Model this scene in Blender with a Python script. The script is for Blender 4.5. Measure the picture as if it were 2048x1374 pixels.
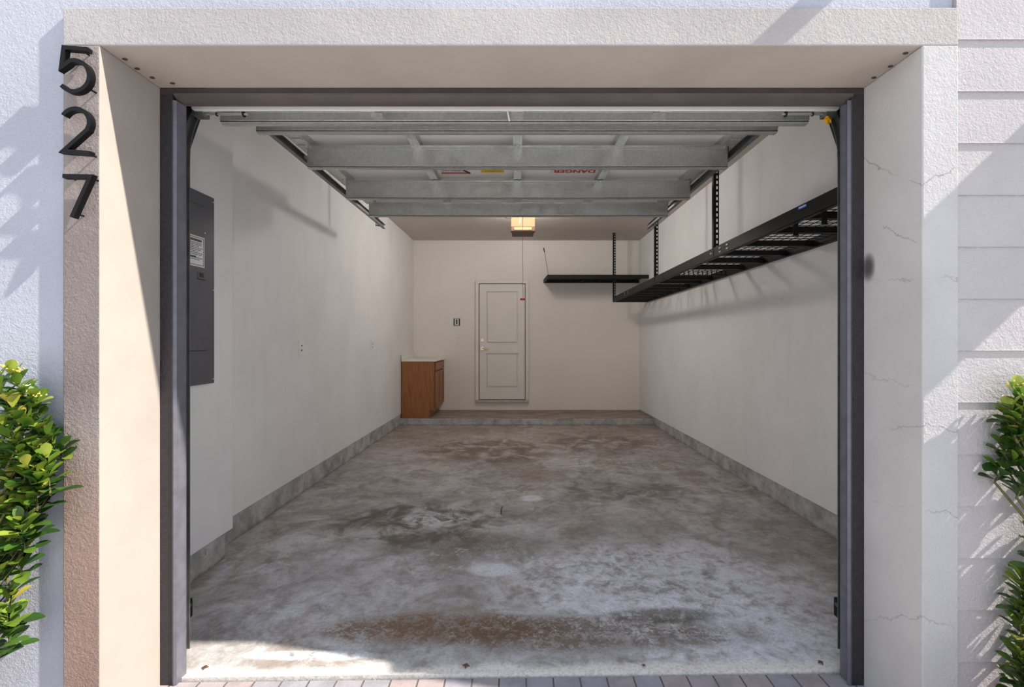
import bpy, bmesh, math, random
from mathutils import Vector, Matrix
random.seed(7)
S = bpy.context.scene
for o in list(bpy.data.objects): bpy.data.objects.remove(o)

# ------------------------------------------------------------------ camera, sky, sun, exposure
F, CX, CY, H = 930.0, 1035.0, 679.0, 1.40
cam = bpy.data.cameras.new('camera'); co = bpy.data.objects.new('camera', cam); S.collection.objects.link(co)
co.location = (0, 0, H); co.rotation_euler = (math.radians(90), 0, 0)
cam.sensor_width = 36; cam.lens = 36 * F / 2048; cam.shift_x = -(CX - 1024) / 2048; cam.shift_y = -(687 - CY) / 2048
cam.clip_start = 0.02; S.camera = co
w = bpy.data.worlds.new('sky'); S.world = w; w.use_nodes = True
wn = w.node_tree; bg = wn.nodes['Background']
tc = wn.nodes.new('ShaderNodeTexCoord'); sx = wn.nodes.new('ShaderNodeSeparateXYZ'); rp = wn.nodes.new('ShaderNodeValToRGB')
wn.links.new(tc.outputs['Generated'], sx.inputs[0]); wn.links.new(sx.outputs['Z'], rp.inputs[0]); wn.links.new(rp.outputs[0], bg.inputs[0])
rp.color_ramp.elements[0].position = 0.0; rp.color_ramp.elements[0].color = (0.97, 0.98, 1.0, 1)
rp.color_ramp.elements[1].position = 0.7; rp.color_ramp.elements[1].color = (0.64, 0.78, 1.0, 1)
bg.inputs[1].default_value = 1.15
sun = bpy.data.lights.new('sun', 'SUN'); so = bpy.data.objects.new('sun', sun); S.collection.objects.link(so)
sun.energy = 8.5; sun.angle = math.radians(0.8); sun.color = (1.0, 0.92, 0.82)
SUN = Vector((-1.08, 0.215, -1.0)).normalized()
so.rotation_euler = SUN.to_track_quat('-Z', 'Y').to_euler(); so.location = (4, -1, 6)
S.view_settings.view_transform = 'Standard'; S.view_settings.look = 'None'; S.view_settings.gamma = 1
S.view_settings.use_curve_mapping = False; S.view_settings.exposure = 0.06
OPENER_W = 46.0

# ------------------------------------------------------------------ helpers
def sc(r, g, b):
    f = lambda v: (v/255/12.92) if v/255 <= .04045 else ((v/255+.055)/1.055)**2.4
    return (f(r), f(g), f(b), 1)
class NT:
    def __init__(s, name):
        s.m = bpy.data.materials.new(name); s.m.use_nodes = True; s.t = s.m.node_tree
        s.p = s.t.nodes['Principled BSDF']; s.pos = s.n('ShaderNodeNewGeometry').outputs['Position']
    def n(s, t, **k):
        x = s.t.nodes.new(t)
        for a, v in k.items(): setattr(x, a, v)
        return x
    def put(s, sock, v):
        if isinstance(v, bpy.types.NodeSocket): s.t.links.new(v, sock)
        else: sock.default_value = v
    def math(s, op, a, b=0.0, c=None, clamp=False):
        x = s.n('ShaderNodeMath', operation=op, use_clamp=clamp); s.put(x.inputs[0], a); s.put(x.inputs[1], b)
        if c is not None: s.put(x.inputs[2], c)
        return x.outputs[0]
    def scale(s, v, sc3):
        x = s.n('ShaderNodeVectorMath', operation='MULTIPLY'); s.put(x.inputs[0], v); x.inputs[1].default_value = sc3; return x.outputs[0]
    def noise(s, scale, detail=4, rough=.55, vec=None, dist=0.0):
        x = s.n('ShaderNodeTexNoise'); s.put(x.inputs['Vector'], vec or s.pos); x.inputs['Scale'].default_value = scale
        x.inputs['Detail'].default_value = detail; x.inputs['Roughness'].default_value = rough; x.inputs['Distortion'].default_value = dist
        return x.outputs['Fac']
    def rng(s, v, a, b, c=0.0, d=1.0, smooth=True):
        x = s.n('ShaderNodeMapRange', interpolation_type='SMOOTHSTEP' if smooth else 'LINEAR'); s.put(x.inputs['Value'], v)
        for i, q in zip(('From Min', 'From Max', 'To Min', 'To Max'), (a, b, c, d)): x.inputs[i].default_value = q
        return x.outputs['Result']
    def mix(s, f, a, b, mode='MIX'):
        x = s.n('ShaderNodeMix', data_type='RGBA', blend_type=mode); s.put(x.inputs[0], f); s.put(x.inputs[6], a); s.put(x.inputs[7], b); return x.outputs[2]
    def xyz(s):
        x = s.n('ShaderNodeSeparateXYZ'); s.put(x.inputs[0], s.pos); return x.outputs
    def blob(s, ax, ay, cx, cy, rx, ry, nz=None, amp=.8, lo=1.0, hi=0.2):
        dx = s.math('DIVIDE', s.math('SUBTRACT', ax, cx), rx); dy = s.math('DIVIDE', s.math('SUBTRACT', ay, cy), ry)
        d = s.math('ADD', s.math('MULTIPLY', dx, dx), s.math('MULTIPLY', dy, dy))
        if nz is not None: d = s.math('ADD', d, s.math('MULTIPLY', s.math('SUBTRACT', nz, .5), amp*2))
        return s.rng(d, lo, hi)
    def bump(s, h, strength, dist=.01):
        x = s.n('ShaderNodeBump'); s.put(x.inputs['Height'], h); x.inputs['Strength'].default_value = strength; x.inputs['Distance'].default_value = dist
        s.t.links.new(x.outputs[0], s.p.inputs['Normal'])
    def fin(s, col, rough=.6, metal=0.0, spec=.5):
        s.put(s.p.inputs['Base Color'], col); s.put(s.p.inputs['Roughness'], rough); s.put(s.p.inputs['Metallic'], metal)
        s.p.inputs['Specular IOR Level'].default_value = spec; return s.m
def plain(name, c, rough=.5, metal=0.0, var=.0, vs=20, bump=0.0, bs=80, spec=.5):
    t = NT(name); col = c
    if var: col = t.mix(t.rng(t.noise(vs), .3, .7), tuple(v*(1-var) for v in c[:3])+(1,), tuple(min(1, v*(1+var)) for v in c[:3])+(1,))
    if bump: t.bump(t.noise(bs, 3), bump, .004)
    return t.fin(col, rough, metal, spec)
def emis(name, c, st):
    t = NT(name); t.fin((.02, .015, .01, 1), 1.0, 0, 0); t.p.inputs['Emission Color'].default_value = c; t.p.inputs['Emission Strength'].default_value = st; return t.m

def box(bm, x0, x1, y0, y1, z0, z1, bev=0.0):
    vs = [bm.verts.new((x, y, z)) for x in (x0, x1) for y in (y0, y1) for z in (z0, z1)]
    fs = [bm.faces.new([vs[i] for i in q]) for q in ((0,1,3,2),(4,6,7,5),(0,4,5,1),(2,3,7,6),(0,2,6,4),(1,5,7,3))]
    if bev: bmesh.ops.bevel(bm, geom=list({e for f in fs for e in f.edges}), offset=bev, segments=2, affect='EDGES', profile=.6)
    return bm
def poly(bm, pts, vec):                    # extrude polygon pts (3-D) along vec
    a = [bm.verts.new(p) for p in pts]; b = [bm.verts.new(Vector(p)+Vector(vec)) for p in pts]
    bm.faces.new(a); bm.faces.new(b[::-1])
    for i in range(len(a)): j = (i+1) % len(a); bm.faces.new((a[i], b[i], b[j], a[j]))
    return bm
def tube(bm, pts, r, seg=8, caps=True):
    pts = [Vector(p) for p in pts]; rings = []
    for i, p in enumerate(pts):
        d = (pts[min(i+1, len(pts)-1)] - pts[max(i-1, 0)]).normalized()
        u = d.cross(Vector((0, 0, 1)) if abs(d.z) < .9 else Vector((1, 0, 0))).normalized(); v = d.cross(u)
        rr = r[i] if isinstance(r, (list, tuple)) else r
        rings.append([bm.verts.new(p + (u*math.cos(t) + v*math.sin(t))*rr) for t in [2*math.pi*k/seg for k in range(seg)]])
    for a, b in zip(rings, rings[1:]):
        for k in range(seg): bm.faces.new((a[k], a[(k+1) % seg], b[(k+1) % seg], b[k]))
    if caps: bm.faces.new(rings[0][::-1]); bm.faces.new(rings[-1])
    return bm
def cyl(bm, p, q, r, seg=20): return tube(bm, [p, q], r, seg)
def sweep(bm, pts2, wdt, y0, y1):          # flat stroke in the XZ plane, width wdt, from y0 to y1
    P = [Vector((p[0], 0, p[1])) for p in pts2]; L, R = [], []
    for i, p in enumerate(P):
        d0 = (P[i]-P[i-1]).normalized() if i else (P[1]-P[0]).normalized()
        d1 = (P[i+1]-P[i]).normalized() if i < len(P)-1 else d0
        n0 = Vector((-d0.z, 0, d0.x)); n1 = Vector((-d1.z, 0, d1.x)); m = (n0+n1).normalized()
        k = wdt/2 / max(.4, m.dot(n0)); L.append(p+m*k); R.append(p-m*k)
    v = []
    for a, b in zip(L, R):
        v.append([bm.verts.new((a.x, y0, a.z)), bm.verts.new((b.x, y0, b.z)), bm.verts.new((b.x, y1, b.z)), bm.verts.new((a.x, y1, a.z))])
    for a, b in zip(v, v[1:]):
        for k in range(4): bm.faces.new((a[k], a[(k+1) % 4], b[(k+1) % 4], b[k]))
    bm.faces.new(v[0][::-1]); bm.faces.new(v[-1]); return bm
def B(): return bmesh.new()
def tag(o, label=None, cat=None, group=None, kind=None):
    for k, v in (('label', label), ('category', cat), ('group', group), ('kind', kind)):
        if v: o[k] = v
    return o
def wloc(o):
    v = Vector(o.location)
    while o.parent: o = o.parent; v += Vector(o.location)
    return v
def obj(name, bm, m, parent=None, smooth=False, origin=None):
    bmesh.ops.recalc_face_normals(bm, faces=bm.faces)
    if parent is not None: off = wloc(parent)
    elif origin is not None: off = Vector(origin)
    else: off = Vector((0, 0, 0))
    for v in bm.verts: v.co -= off
    me = bpy.data.meshes.new(name); bm.to_mesh(me); bm.free()
    for mm in (m if isinstance(m, (list, tuple)) else [m]): me.materials.append(mm)
    if smooth:
        for p in me.polygons: p.use_smooth = True
        if smooth != 'all': me.set_sharp_from_angle(angle=math.radians(40))
    o = bpy.data.objects.new(name, me); S.collection.objects.link(o)
    if parent is not None: o.parent = parent
    elif origin is not None: o.location = off
    return o
def empty(name, loc, label, cat, group=None):
    o = bpy.data.objects.new(name, None); o.empty_display_size = .1; S.collection.objects.link(o); o.location = loc
    return tag(o, label, cat, group)
def struct(name, bm, m, smooth=False): return tag(obj(name, bm, m, smooth=smooth), kind='structure')
def text(name, s, m, parent, loc, rot, size, ext=.0004, sx=1.0):
    c = bpy.data.curves.new(name, 'FONT'); c.body = s; c.size = size; c.extrude = ext; c.align_x = 'CENTER'; c.align_y = 'CENTER'; c.offset = size*.035
    t = bpy.data.objects.new(name+'_src', c); S.collection.objects.link(t); bpy.context.view_layer.update()
    me = bpy.data.meshes.new_from_object(t.evaluated_get(bpy.context.evaluated_depsgraph_get()))
    bpy.data.objects.remove(t); bpy.data.curves.remove(c)
    M = rot.to_4x4() @ Matrix.Diagonal((sx, 1, 1, 1)); me.transform(M); me.name = name; me.materials.clear(); me.materials.append(m)
    o = bpy.data.objects.new(name, me); S.collection.objects.link(o); o.parent = parent; o.location = Vector(loc) - wloc(parent); return o

# ------------------------------------------------------------------ materials
def stucco(name, c, var=.06, bs=.55, dirt=None, streak=None):
    t = NT(name); n1 = t.noise(2.2, 5, .6); n2 = t.noise(14, 4, .6)
    dark = tuple(v*(1-var*1.6) for v in c[:3])+(1,); light = tuple(min(1, v*(1+var)) for v in c[:3])+(1,)
    col = t.mix(t.rng(n1, .3, .7), dark, light); col = t.mix(t.rng(n2, .35, .75, 0, .25), col, dark)
    if dirt: col = dirt(t, col)
    h = t.math('ADD', t.noise(150, 3, .6, dist=.6), t.math('MULTIPLY', t.noise(60, 2, .5), .8)); t.bump(h, bs, .005)
    return t.fin(col, .9, 0, .15)
def post_dirt(t, col):
    X, Y, Z = t.xyz(); n = t.noise(3, 4)
    low = t.rng(t.math('ADD', Z, t.math('MULTIPLY', n, .5)), 1.5, .85)
    col = t.mix(t.math('MULTIPLY', low, .55), col, sc(150, 116, 98))
    mid = t.blob(X, Z, -1.52, 1.55, .3, .55, n, .6)
    return t.mix(t.math('MULTIPLY', mid, .5), col, sc(104, 92, 88))
def cracks(t, col):
    X, Y, Z = t.xyz(); u = t.math('ADD', X, t.math('MULTIPLY', Y, 1.4))
    wob = t.math('MULTIPLY', t.noise(9, 4, .7), .10)
    out = col
    for z0, k, a in ((2.02, .55, .5), (1.80, .5, .4), (1.62, .12, .3), (1.24, .08, .25), (1.08, -.10, .4), (.78, -.15, .4), (.36, -.5, .35)):
        l = t.math('ABSOLUTE', t.math('SUBTRACT', t.math('ADD', Z, wob), t.math('MULTIPLY_ADD', t.math('SUBTRACT', u, 3.85), k, z0+.05)))
        m_ = t.math('MULTIPLY', t.rng(t.noise(5, 2), .42, .58), t.math('MULTIPLY', t.rng(X, 1.3, 1.32), a))
        out = t.mix(t.math('MULTIPLY', t.rng(l, .0045, .0), m_), out, sc(95, 90, 84))
    sm = t.blob(Y, Z, 1.875, 1.69, .045, .07, t.noise(8), .2, 1.0, 0.0)
    out = t.mix(t.math('MULTIPLY', sm, t.math('MULTIPLY', t.rng(X, 1.36, 1.38), .85)), out, sc(40, 30, 34))
    return out
M = {}
M['stucco_left'] = stucco('white stucco', sc(176, 178, 188), .04, .9)
M['post_left'] = stucco('taupe stucco', sc(152, 142, 138), .10, 1.0, post_dirt)
M['lintel'] = stucco('warm grey stucco', sc(174, 169, 168), .07, .85)
M['post_right'] = stucco('grey stucco', sc(186, 184, 184), .05, .7, cracks)
M['reveal'] = stucco('smooth cream render', sc(168, 160, 152), .05, .12)  # toned down where direct sun strikes; light offset put into the colour
M['reveal_right'] = stucco('smooth grey white render', sc(205, 202, 198), .05, .12, cracks)  # raised tone makes up in colour for the light this side lacks
M['soffit'] = stucco('smooth tan render', sc(182, 171, 160), .05, .10)
M['siding'] = stucco('pale painted siding', sc(182, 177, 178), .05, .8)
def wallpaint(name, c, k=.05):
    t = NT(name); X, Y, Z = t.xyz()
    n = t.noise(1.6, 5, .6); v = t.noise(9, 3, .6, vec=t.scale(t.pos, (1, 1, .12)))
    d = tuple(q*(1-k*2) for q in c[:3])+(1,)
    col = t.mix(t.rng(n, .35, .7, 0, .7), c, d); col = t.mix(t.rng(v, .5, .8, 0, .35), col, tuple(q*(1-k*3) for q in c[:3])+(1,))
    col = t.mix(t.rng(t.noise(7, 5, .7), .66, .78, 0, .18), col, sc(120, 112, 105))
    t.bump(t.noise(70, 3), .08, .003); return t.fin(col, .75, 0, .25)
M['wall'] = wallpaint('white wall paint', sc(236, 235, 234))
M['backwall'] = wallpaint('white back wall paint', sc(240, 234, 226), .02)
M['ceiling'] = wallpaint('ceiling paint', sc(208, 199, 192), .03)

def concrete(name, floor=True):
    t = NT(name); X, Y, Z = t.xyz()
    if not floor:
        n = t.noise(6, 6, .65); col = t.mix(t.rng(n, .3, .7), sc(146, 143, 139), sc(198, 196, 193))
        sp = t.rng(t.noise(22, 5, .7), .60, .72); col = t.mix(t.math('MULTIPLY', sp, .8), col, sc(88, 84, 82))
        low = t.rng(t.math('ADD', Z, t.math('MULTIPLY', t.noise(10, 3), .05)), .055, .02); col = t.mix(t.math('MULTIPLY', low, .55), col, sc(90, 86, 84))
        t.bump(t.noise(40, 5, .7), .35, .01); return t.fin(col, .85, 0, .25)
    wv = t.scale(t.pos, (1, 1.0, 1))
    nb = t.noise(1.1, 6, .62, dist=.5); nm = t.noise(4.2, 7, .68, dist=.7); nf = t.noise(17, 7, .72, dist=.4); nx = t.noise(70, 4, .7); nf = t.math('ADD', t.math('MULTIPLY', nf, .68), t.math('MULTIPLY', nx, .32))
    col = t.mix(t.rng(nb, .35, .65), sc(166, 163, 161), sc(214, 213, 215))
    col = t.mix(t.rng(nm, .42, .60, 0, .6), col, sc(148, 139, 129))
    col = t.mix(t.rng(t.noise(2.3, 5, .6), .52, .70, 0, .55), col, sc(212, 212, 220))
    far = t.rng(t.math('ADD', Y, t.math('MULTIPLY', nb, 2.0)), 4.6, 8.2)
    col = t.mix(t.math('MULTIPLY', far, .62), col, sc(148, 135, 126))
    def patch(mask, rough, amt, c, thr=(.42, .6)):
        nonlocal col
        m = t.math('MULTIPLY', mask, t.rng(rough, thr[0], thr[1])); col = t.mix(t.math('MULTIPLY', m, amt), col, c)
    col = t.mix(t.rng(nf, .50, .60, 0, .30), col, sc(224, 224, 228)); col = t.mix(t.rng(nf, .48, .38, 0, .35), col, sc(118, 110, 102))
    col = t.mix(t.rng(t.noise(1.7, 7, .7, dist=.8), .50, .62, 0, .55), col, sc(138, 120, 104)); col = t.mix(t.rng(t.noise(2.9, 7, .72, dist=.6), .56, .66, 0, .45), col, sc(108, 102, 96))
    # oil-dark areas
    patch(t.blob(X, Y, -.75, 3.55, .8, .55, nb, .5), nm, .85, sc(98, 93, 81), (.35, .6))
    patch(t.blob(X, Y, -.35, 3.15, .7, .28, nm, .5), nf, .7, sc(104, 97, 83), (.35, .6))
    patch(t.blob(X, Y, -.35, 5.9, 1.0, .8, nb, .5), nm, .8, sc(106, 92, 84), (.35, .6))
    patch(t.blob(X, Y, 1.1, 6.2, .9, .7, nb, .5), nm, .7, sc(106, 94, 86), (.35, .6))
    patch(t.blob(X, Y, 1.0, 4.3, .8, .4, nb, .5), nm, .5, sc(96, 88, 78), (.35, .6))
    # pale efflorescence
    nd = nf; nf = t.math('ADD', t.math('MULTIPLY', nf, .55), t.math('MULTIPLY', t.noise(7.5, 6, .75, dist=.5), .45))
    wht = sc(236, 238, 246)
    patch(t.blob(X, Y, .80, 2.68, 1.0, .6, nm, .5), nf, .95, wht, (.42, .57))
    patch(t.blob(X, Y, 1.0, 2.25, .85, .36, nm, .4), nf, .9, wht, (.42, .57))
    patch(t.blob(X, Y, -.5, 3.0, .9, .25, nm, .5), nf, .75, wht, (.50, .64))
    patch(t.blob(X, Y, -.62, 3.62, .38, .16, nm, .4), nf, .9, wht, (.44, .58))
    patch(t.blob(X, Y, -.15, 2.83, .18, .10, nf, .5), nf, .9, wht, (.38, .5))
    patch(t.blob(X, Y, 1.05, 5.2, .8, .45, nm, .5), nf, .7, wht, (.50, .64))
    patch(t.blob(X, Y, -1.2, 2.35, .45, .35, nm, .5), nf, .55, wht, (.48, .64))
    patch(t.blob(X, Y, .12, 4.1, .12, .10, nf, .5), nf, .9, wht, (.35, .5))
    patch(t.blob(X, Y, -.9, 2.06, .35, .04, nf, .5), nf, .9, wht, (.40, .5))
    nf = nd
    # rust band by the threshold
    patch(t.blob(X, Y, -.34, 2.26, .72, .15, nm, .9), nf, .92, sc(120, 88, 56), (.36, .56))
    patch(t.blob(X, Y, .35, 2.22, .95, .17, nm, .9), nf, .85, sc(104, 82, 60), (.38, .56))
    patch(t.blob(X, Y, .75, 2.36, .35, .08, nm, .6), nf, .8, sc(92, 86, 72), (.36, .56))
    # chalky strip along the edge
    ed = t.math('SUBTRACT', t.math('ADD', Y, t.math('MULTIPLY', nm, .12)), t.math('MULTIPLY', X, .02))
    col = t.mix(t.rng(ed, 2.085, 2.035, 0, .92), col, sc(240, 234, 226))
    # speckle
    sp = t.n('ShaderNodeTexVoronoi'); t.put(sp.inputs['Vector'], t.pos); sp.inputs['Scale'].default_value = 26
    dots = t.math('MULTIPLY', t.rng(sp.outputs['Distance'], .10, .04), t.rng(t.noise(3.0, 3), .50, .62)); col = t.mix(t.math('MULTIPLY', dots, .75), col, sc(232, 232, 236))
    col = t.mix(t.rng(nx, .40, .70, 0, .35), col, sc(92, 86, 80))
    t.bump(t.math('ADD', t.math('MULTIPLY', nm, .5), nf), .35, .012)
    return t.fin(col, t.rng(nm, .3, .7, .45, .8), 0, .35)
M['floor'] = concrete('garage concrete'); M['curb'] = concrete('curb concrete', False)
def step_m():
    t = NT('step concrete'); n = t.noise(3, 6, .65, vec=t.scale(t.pos, (1, 3, 1)))
    t.bump(t.noise(40, 5, .7), .3, .01)
    return t.fin(t.mix(t.rng(n, .3, .7), sc(128, 114, 103), sc(168, 153, 141)), .8, 0, .25)
M['step'] = step_m()
def pavers():
    t = NT('driveway pavers'); br = t.n('ShaderNodeTexBrick', offset=.5, squash=1.0)
    mp = t.n('ShaderNodeMapping'); t.put(mp.inputs[0], t.pos); mp.inputs['Location'].default_value = (.02, -1.885, 0); t.put(br.inputs['Vector'], mp.outputs[0])
    br.inputs['Scale'].default_value = 1; br.inputs['Brick Width'].default_value = .112; br.inputs['Row Height'].default_value = .2
    br.inputs['Mortar Size'].default_value = .004; br.inputs['Mortar Smooth'].default_value = .3; br.inputs['Bias'].default_value = -.2
    br.inputs['Color1'].default_value = sc(158, 156, 164); br.inputs['Color2'].default_value = sc(178, 158, 152); br.inputs['Mortar'].default_value = sc(100, 94, 90)
    col = t.mix(t.rng(t.noise(9, 6, .7), .4, .7, 0, .5), br.outputs['Color'], sc(120, 116, 120))
    t.bump(t.math('ADD', t.math('MULTIPLY', br.outputs['Fac'], -1.5), t.math('MULTIPLY', t.noise(90, 4), .4)), .6, .006)
    return t.fin(col, .85, 0, .2)
M['pavers'] = pavers()
def galv():
    t = NT('galvanised steel'); v = t.n('ShaderNodeTexVoronoi'); t.put(v.inputs['Vector'], t.pos); v.inputs['Scale'].default_value = 90
    col = t.mix(t.rng(v.outputs['Color'], 0, 1, 0, .5, False), sc(190, 192, 188), sc(226, 227, 223))
    col = t.mix(t.rng(t.noise(5, 5, .7), .5, .75, 0, .4), col, sc(156, 158, 150))
    return t.fin(col, t.rng(t.noise(12, 3), .3, .7, .30, .50), .78, .5)
M['galv'] = galv()
M['door_pan'] = plain('white door skin', sc(248, 246, 243), .55, 0, .03, 4)
M['frame'] = plain('dark painted frame', sc(46, 42, 46), .45, 0, .25, 60, .5, 160)
M['header'] = plain('brown black header paint', sc(62, 55, 54), .42, 0, .2, 8, .2, 120)
M['header_seal'] = plain('brown grey rubber seal', sc(88, 80, 77), .34, 0, .12, 6)
M['seal'] = plain('satin rubber seal', sc(98, 98, 108), .3, 0, .12, 20, .1, 90)
M['track'] = plain('dull track steel', sc(120, 122, 122), .4, .7, .15, 12)
M['black'] = plain('black powder coat', sc(26, 26, 26), .55, 0, .15, 20, 0, 80, .3)
M['blacksat'] = plain('black digit paint', sc(7, 7, 8), .55, 0, .2, 40, 0, 80, .25)
M['darkmetal'] = plain('dark steel', sc(52, 48, 50), .4, .6)
M['zinc'] = plain('bright zinc', sc(220, 220, 220), .3, .8)
M['panel'] = plain('grey enamel', sc(88, 90, 96), .36, 0, .05, 6)
M['slot'] = plain('dark gap', sc(24, 24, 26), .6)
M['white'] = plain('white plastic', sc(236, 234, 230), .45)
M['doorpaint'] = plain('white door paint', sc(232, 228, 220), .45, 0, .02, 5)
M['brass'] = plain('satin nickel', sc(214, 200, 168), .25, .9)
M['counter'] = plain('white laminate', sc(236, 233, 222), .3, 0, .02, 10)
def oak():
    t = NT('honey oak'); g = t.noise(14, 5, .6, vec=t.scale(t.pos, (3.2, 3.2, .22)), dist=.8); f = t.noise(70, 4, .7, vec=t.scale(t.pos, (2, 2, .08)))
    col = t.mix(t.rng(g, .3, .7), sc(138, 86, 48), sc(168, 112, 68)); col = t.mix(t.rng(f, .45, .7, 0, .35), col, sc(106, 64, 34))
    return t.fin(col, .42, 0, .4)
M['oak'] = oak()
M['red'] = plain('red plastic', sc(200, 28, 30), .4); M['redprint'] = plain('red print', sc(190, 24, 28), .5)
M['yellow'] = plain('yellow sticker', sc(240, 200, 10), .45); M['orangeprint'] = plain('orange red print', sc(196, 88, 52), .5)
M['ink'] = plain('black ink', sc(40, 38, 40), .5); M['gold'] = plain('tan border print', sc(168, 140, 84), .5); M['paper'] = plain('sticker paper', sc(228, 228, 230), .5)
M['blue'] = plain('blue label', sc(40, 90, 190), .4); M['green'] = plain('dark green lcd', sc(46, 80, 74), .3)
M['cord'] = plain('orange red cord', sc(170, 90, 66), .6); M['grille'] = plain('olive grille', sc(150, 138, 80), .5); M['brown'] = plain('brown plastic', sc(92, 62, 50), .5)
M['yellowtag'] = plain('yellow tag', sc(232, 168, 12), .5); M['dirt'] = plain('insect nest mud', sc(70, 52, 44), .9)
M['clay'] = plain('terracotta', sc(176, 104, 72), .8, 0, .1, 12); M['soil'] = plain('soil', sc(60, 48, 38), .95)
M['stem'] = plain('green brown stem', sc(96, 92, 52), .7, 0, .2, 30); M['bud'] = plain('yellow buds', sc(206, 190, 92), .6, 0, .2, 60)
M['lens'] = emis('glowing lens', (1.0, .66, .34, 1), .95)
def leafmat(name):
    t = NT(name); a = t.n('ShaderNodeAttribute', attribute_name='tint'); f = a.outputs['Fac']
    cr = t.n('ShaderNodeValToRGB'); t.put(cr.inputs[0], f); e = cr.color_ramp.elements
    e[0].position = 0; e[0].color = sc(40, 68, 28); e[1].position = 1; e[1].color = sc(190, 176, 84)
    for p, c in ((.35, sc(62, 100, 38)), (.7, sc(122, 150, 52)), (.9, sc(176, 186, 78))): x = e.new(p); x.color = c
    m = t.fin(cr.outputs[0], .32, 0, .5); out = t.t.nodes['Material Output']
    tr = t.n('ShaderNodeBsdfTranslucent'); t.put(tr.inputs[0], cr.outputs[0]); mx = t.n('ShaderNodeMixShader'); mx.inputs[0].default_value = .25
    t.t.links.new(t.p.outputs[0], mx.inputs[1]); t.t.links.new(tr.outputs[0], mx.inputs[2]); t.t.links.new(mx.outputs[0], out.inputs[0]); return m
M['leaf'] = leafmat('glossy leaf')

# ------------------------------------------------------------------ shell: ground, floor, walls, ceiling
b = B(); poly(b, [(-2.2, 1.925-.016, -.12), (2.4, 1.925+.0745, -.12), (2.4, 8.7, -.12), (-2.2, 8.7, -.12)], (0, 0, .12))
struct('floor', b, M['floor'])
b = B(); poly(b, [(-14, 0.2, -.14), (14, 0.2, -.14), (14, 1.98, -.14), (2.4, 1.98, -.14), (-2.2, 1.90, -.14), (-14, 1.90, -.14)], (0, 0, .128)); struct('ground', b, M['pavers'])
b = B(); box(b, -14, 14, -16, .199, -.14, -.012); struct('ground_bounce', b, plain('pale bounce concrete', sc(208, 210, 212), .9, 0, .04, 3))  # unseen ground behind the camera, made pale to bounce light into the garage
CE = 3.21
b = B(); box(b, -2.2, 2.4, 1.95, 8.7, CE, CE+.15); struct('ceiling', b, M['ceiling'])
b = B(); box(b, -2.2, 2.4, 8.5, 8.7, 0, CE); struct('wall_back', b, M['backwall'])
b = B(); poly(b, [(2.226, 2.0, .19), (2.226, 8.5, .123), (2.226, 8.5, CE), (2.226, 2.0, CE)], (.174, 0, 0)); struct('wall_right', b, M['wall'])
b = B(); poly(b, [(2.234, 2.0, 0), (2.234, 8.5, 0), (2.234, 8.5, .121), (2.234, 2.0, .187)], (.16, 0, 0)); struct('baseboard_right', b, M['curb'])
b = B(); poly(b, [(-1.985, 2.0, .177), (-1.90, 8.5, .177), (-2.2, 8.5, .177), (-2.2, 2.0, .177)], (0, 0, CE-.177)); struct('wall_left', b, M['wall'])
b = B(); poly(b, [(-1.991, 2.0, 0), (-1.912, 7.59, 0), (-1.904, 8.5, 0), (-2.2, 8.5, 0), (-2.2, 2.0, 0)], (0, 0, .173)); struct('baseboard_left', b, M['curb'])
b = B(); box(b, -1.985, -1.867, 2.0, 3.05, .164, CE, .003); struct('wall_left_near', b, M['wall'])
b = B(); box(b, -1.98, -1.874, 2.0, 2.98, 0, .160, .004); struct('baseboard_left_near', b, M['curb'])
b = B()
for i in range(24):     # step with a slightly worn nose
    pass
box(b, -1.93, 2.24, 7.59, 8.53, -.02, .112, .012); struct('trim_step', b, [M['curb'], M['step']])
so_ = bpy.data.objects['trim_step']
for p in so_.data.polygons: p.material_index = 1 if p.normal.z > .7 else 0
# facade
YF, YL, YS = 1.623, 1.645, 1.6265
b = B(); box(b, -6, -1.56, YL, 2.0, -.05, 4.6); struct('wall_front_left', b, M['stucco_left'])
b = B(); box(b, -1.56, 1.539, YL, 2.0, 2.50, 4.6); struct('wall_front_top', b, M['stucco_left'])
def surround(name, x0, x1, z0, z1, face, mat, inner):
    b = B(); box(b, x0, x1, YF, 1.90, z0, z1, .004); o = struct(name, b, [mat, inner])
    for p in o.data.polygons:
        c, n = p.center, p.normal
        if (face == 'x+' and n.x > .5) or (face == 'x-' and n.x < -.5) or (face == 'z-' and n.z < -.5): p.material_index = 1
    return o
surround('trim_1', -1.587, -1.459, -.05, 2.4265, 'x+', M['post_left'], M['reveal'])
surround('trim_2', 1.414, 1.539, -.05, 2.4265, 'x-', M['post_right'], M['reveal_right'])
surround('trim_3', -1.587, 1.539, 2.427, 2.559, 'z-', M['lintel'], M['soffit'])
b = B(); box(b, 1.5395, 6, 1.66, 2.0, -.05, 4.6); struct('wall_front_right', b, M['siding'])
b = B(); box(b, 1.416, 1.56, 1.89, 2.0, -.05, 2.5); box(b, -1.58, -1.461, 1.89, 2.0, -.05, 2.5); 
struct('wall_front_core', b, M['reveal'])
b = B(); k = .1815; z = 2.450 - k*14
while z < 4.5:          # lap siding: each board leans out to its lower lip
    poly(b, [(1.5405, 1.66, z), (1.5405, YS, z), (1.5405, YS+.001, z+.006), (1.5405, YS+.0065, z+k), (1.5405, 1.66, z+k)], (4.4, 0, 0)); z += k
struct('wall_siding', b, M['siding'])

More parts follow.
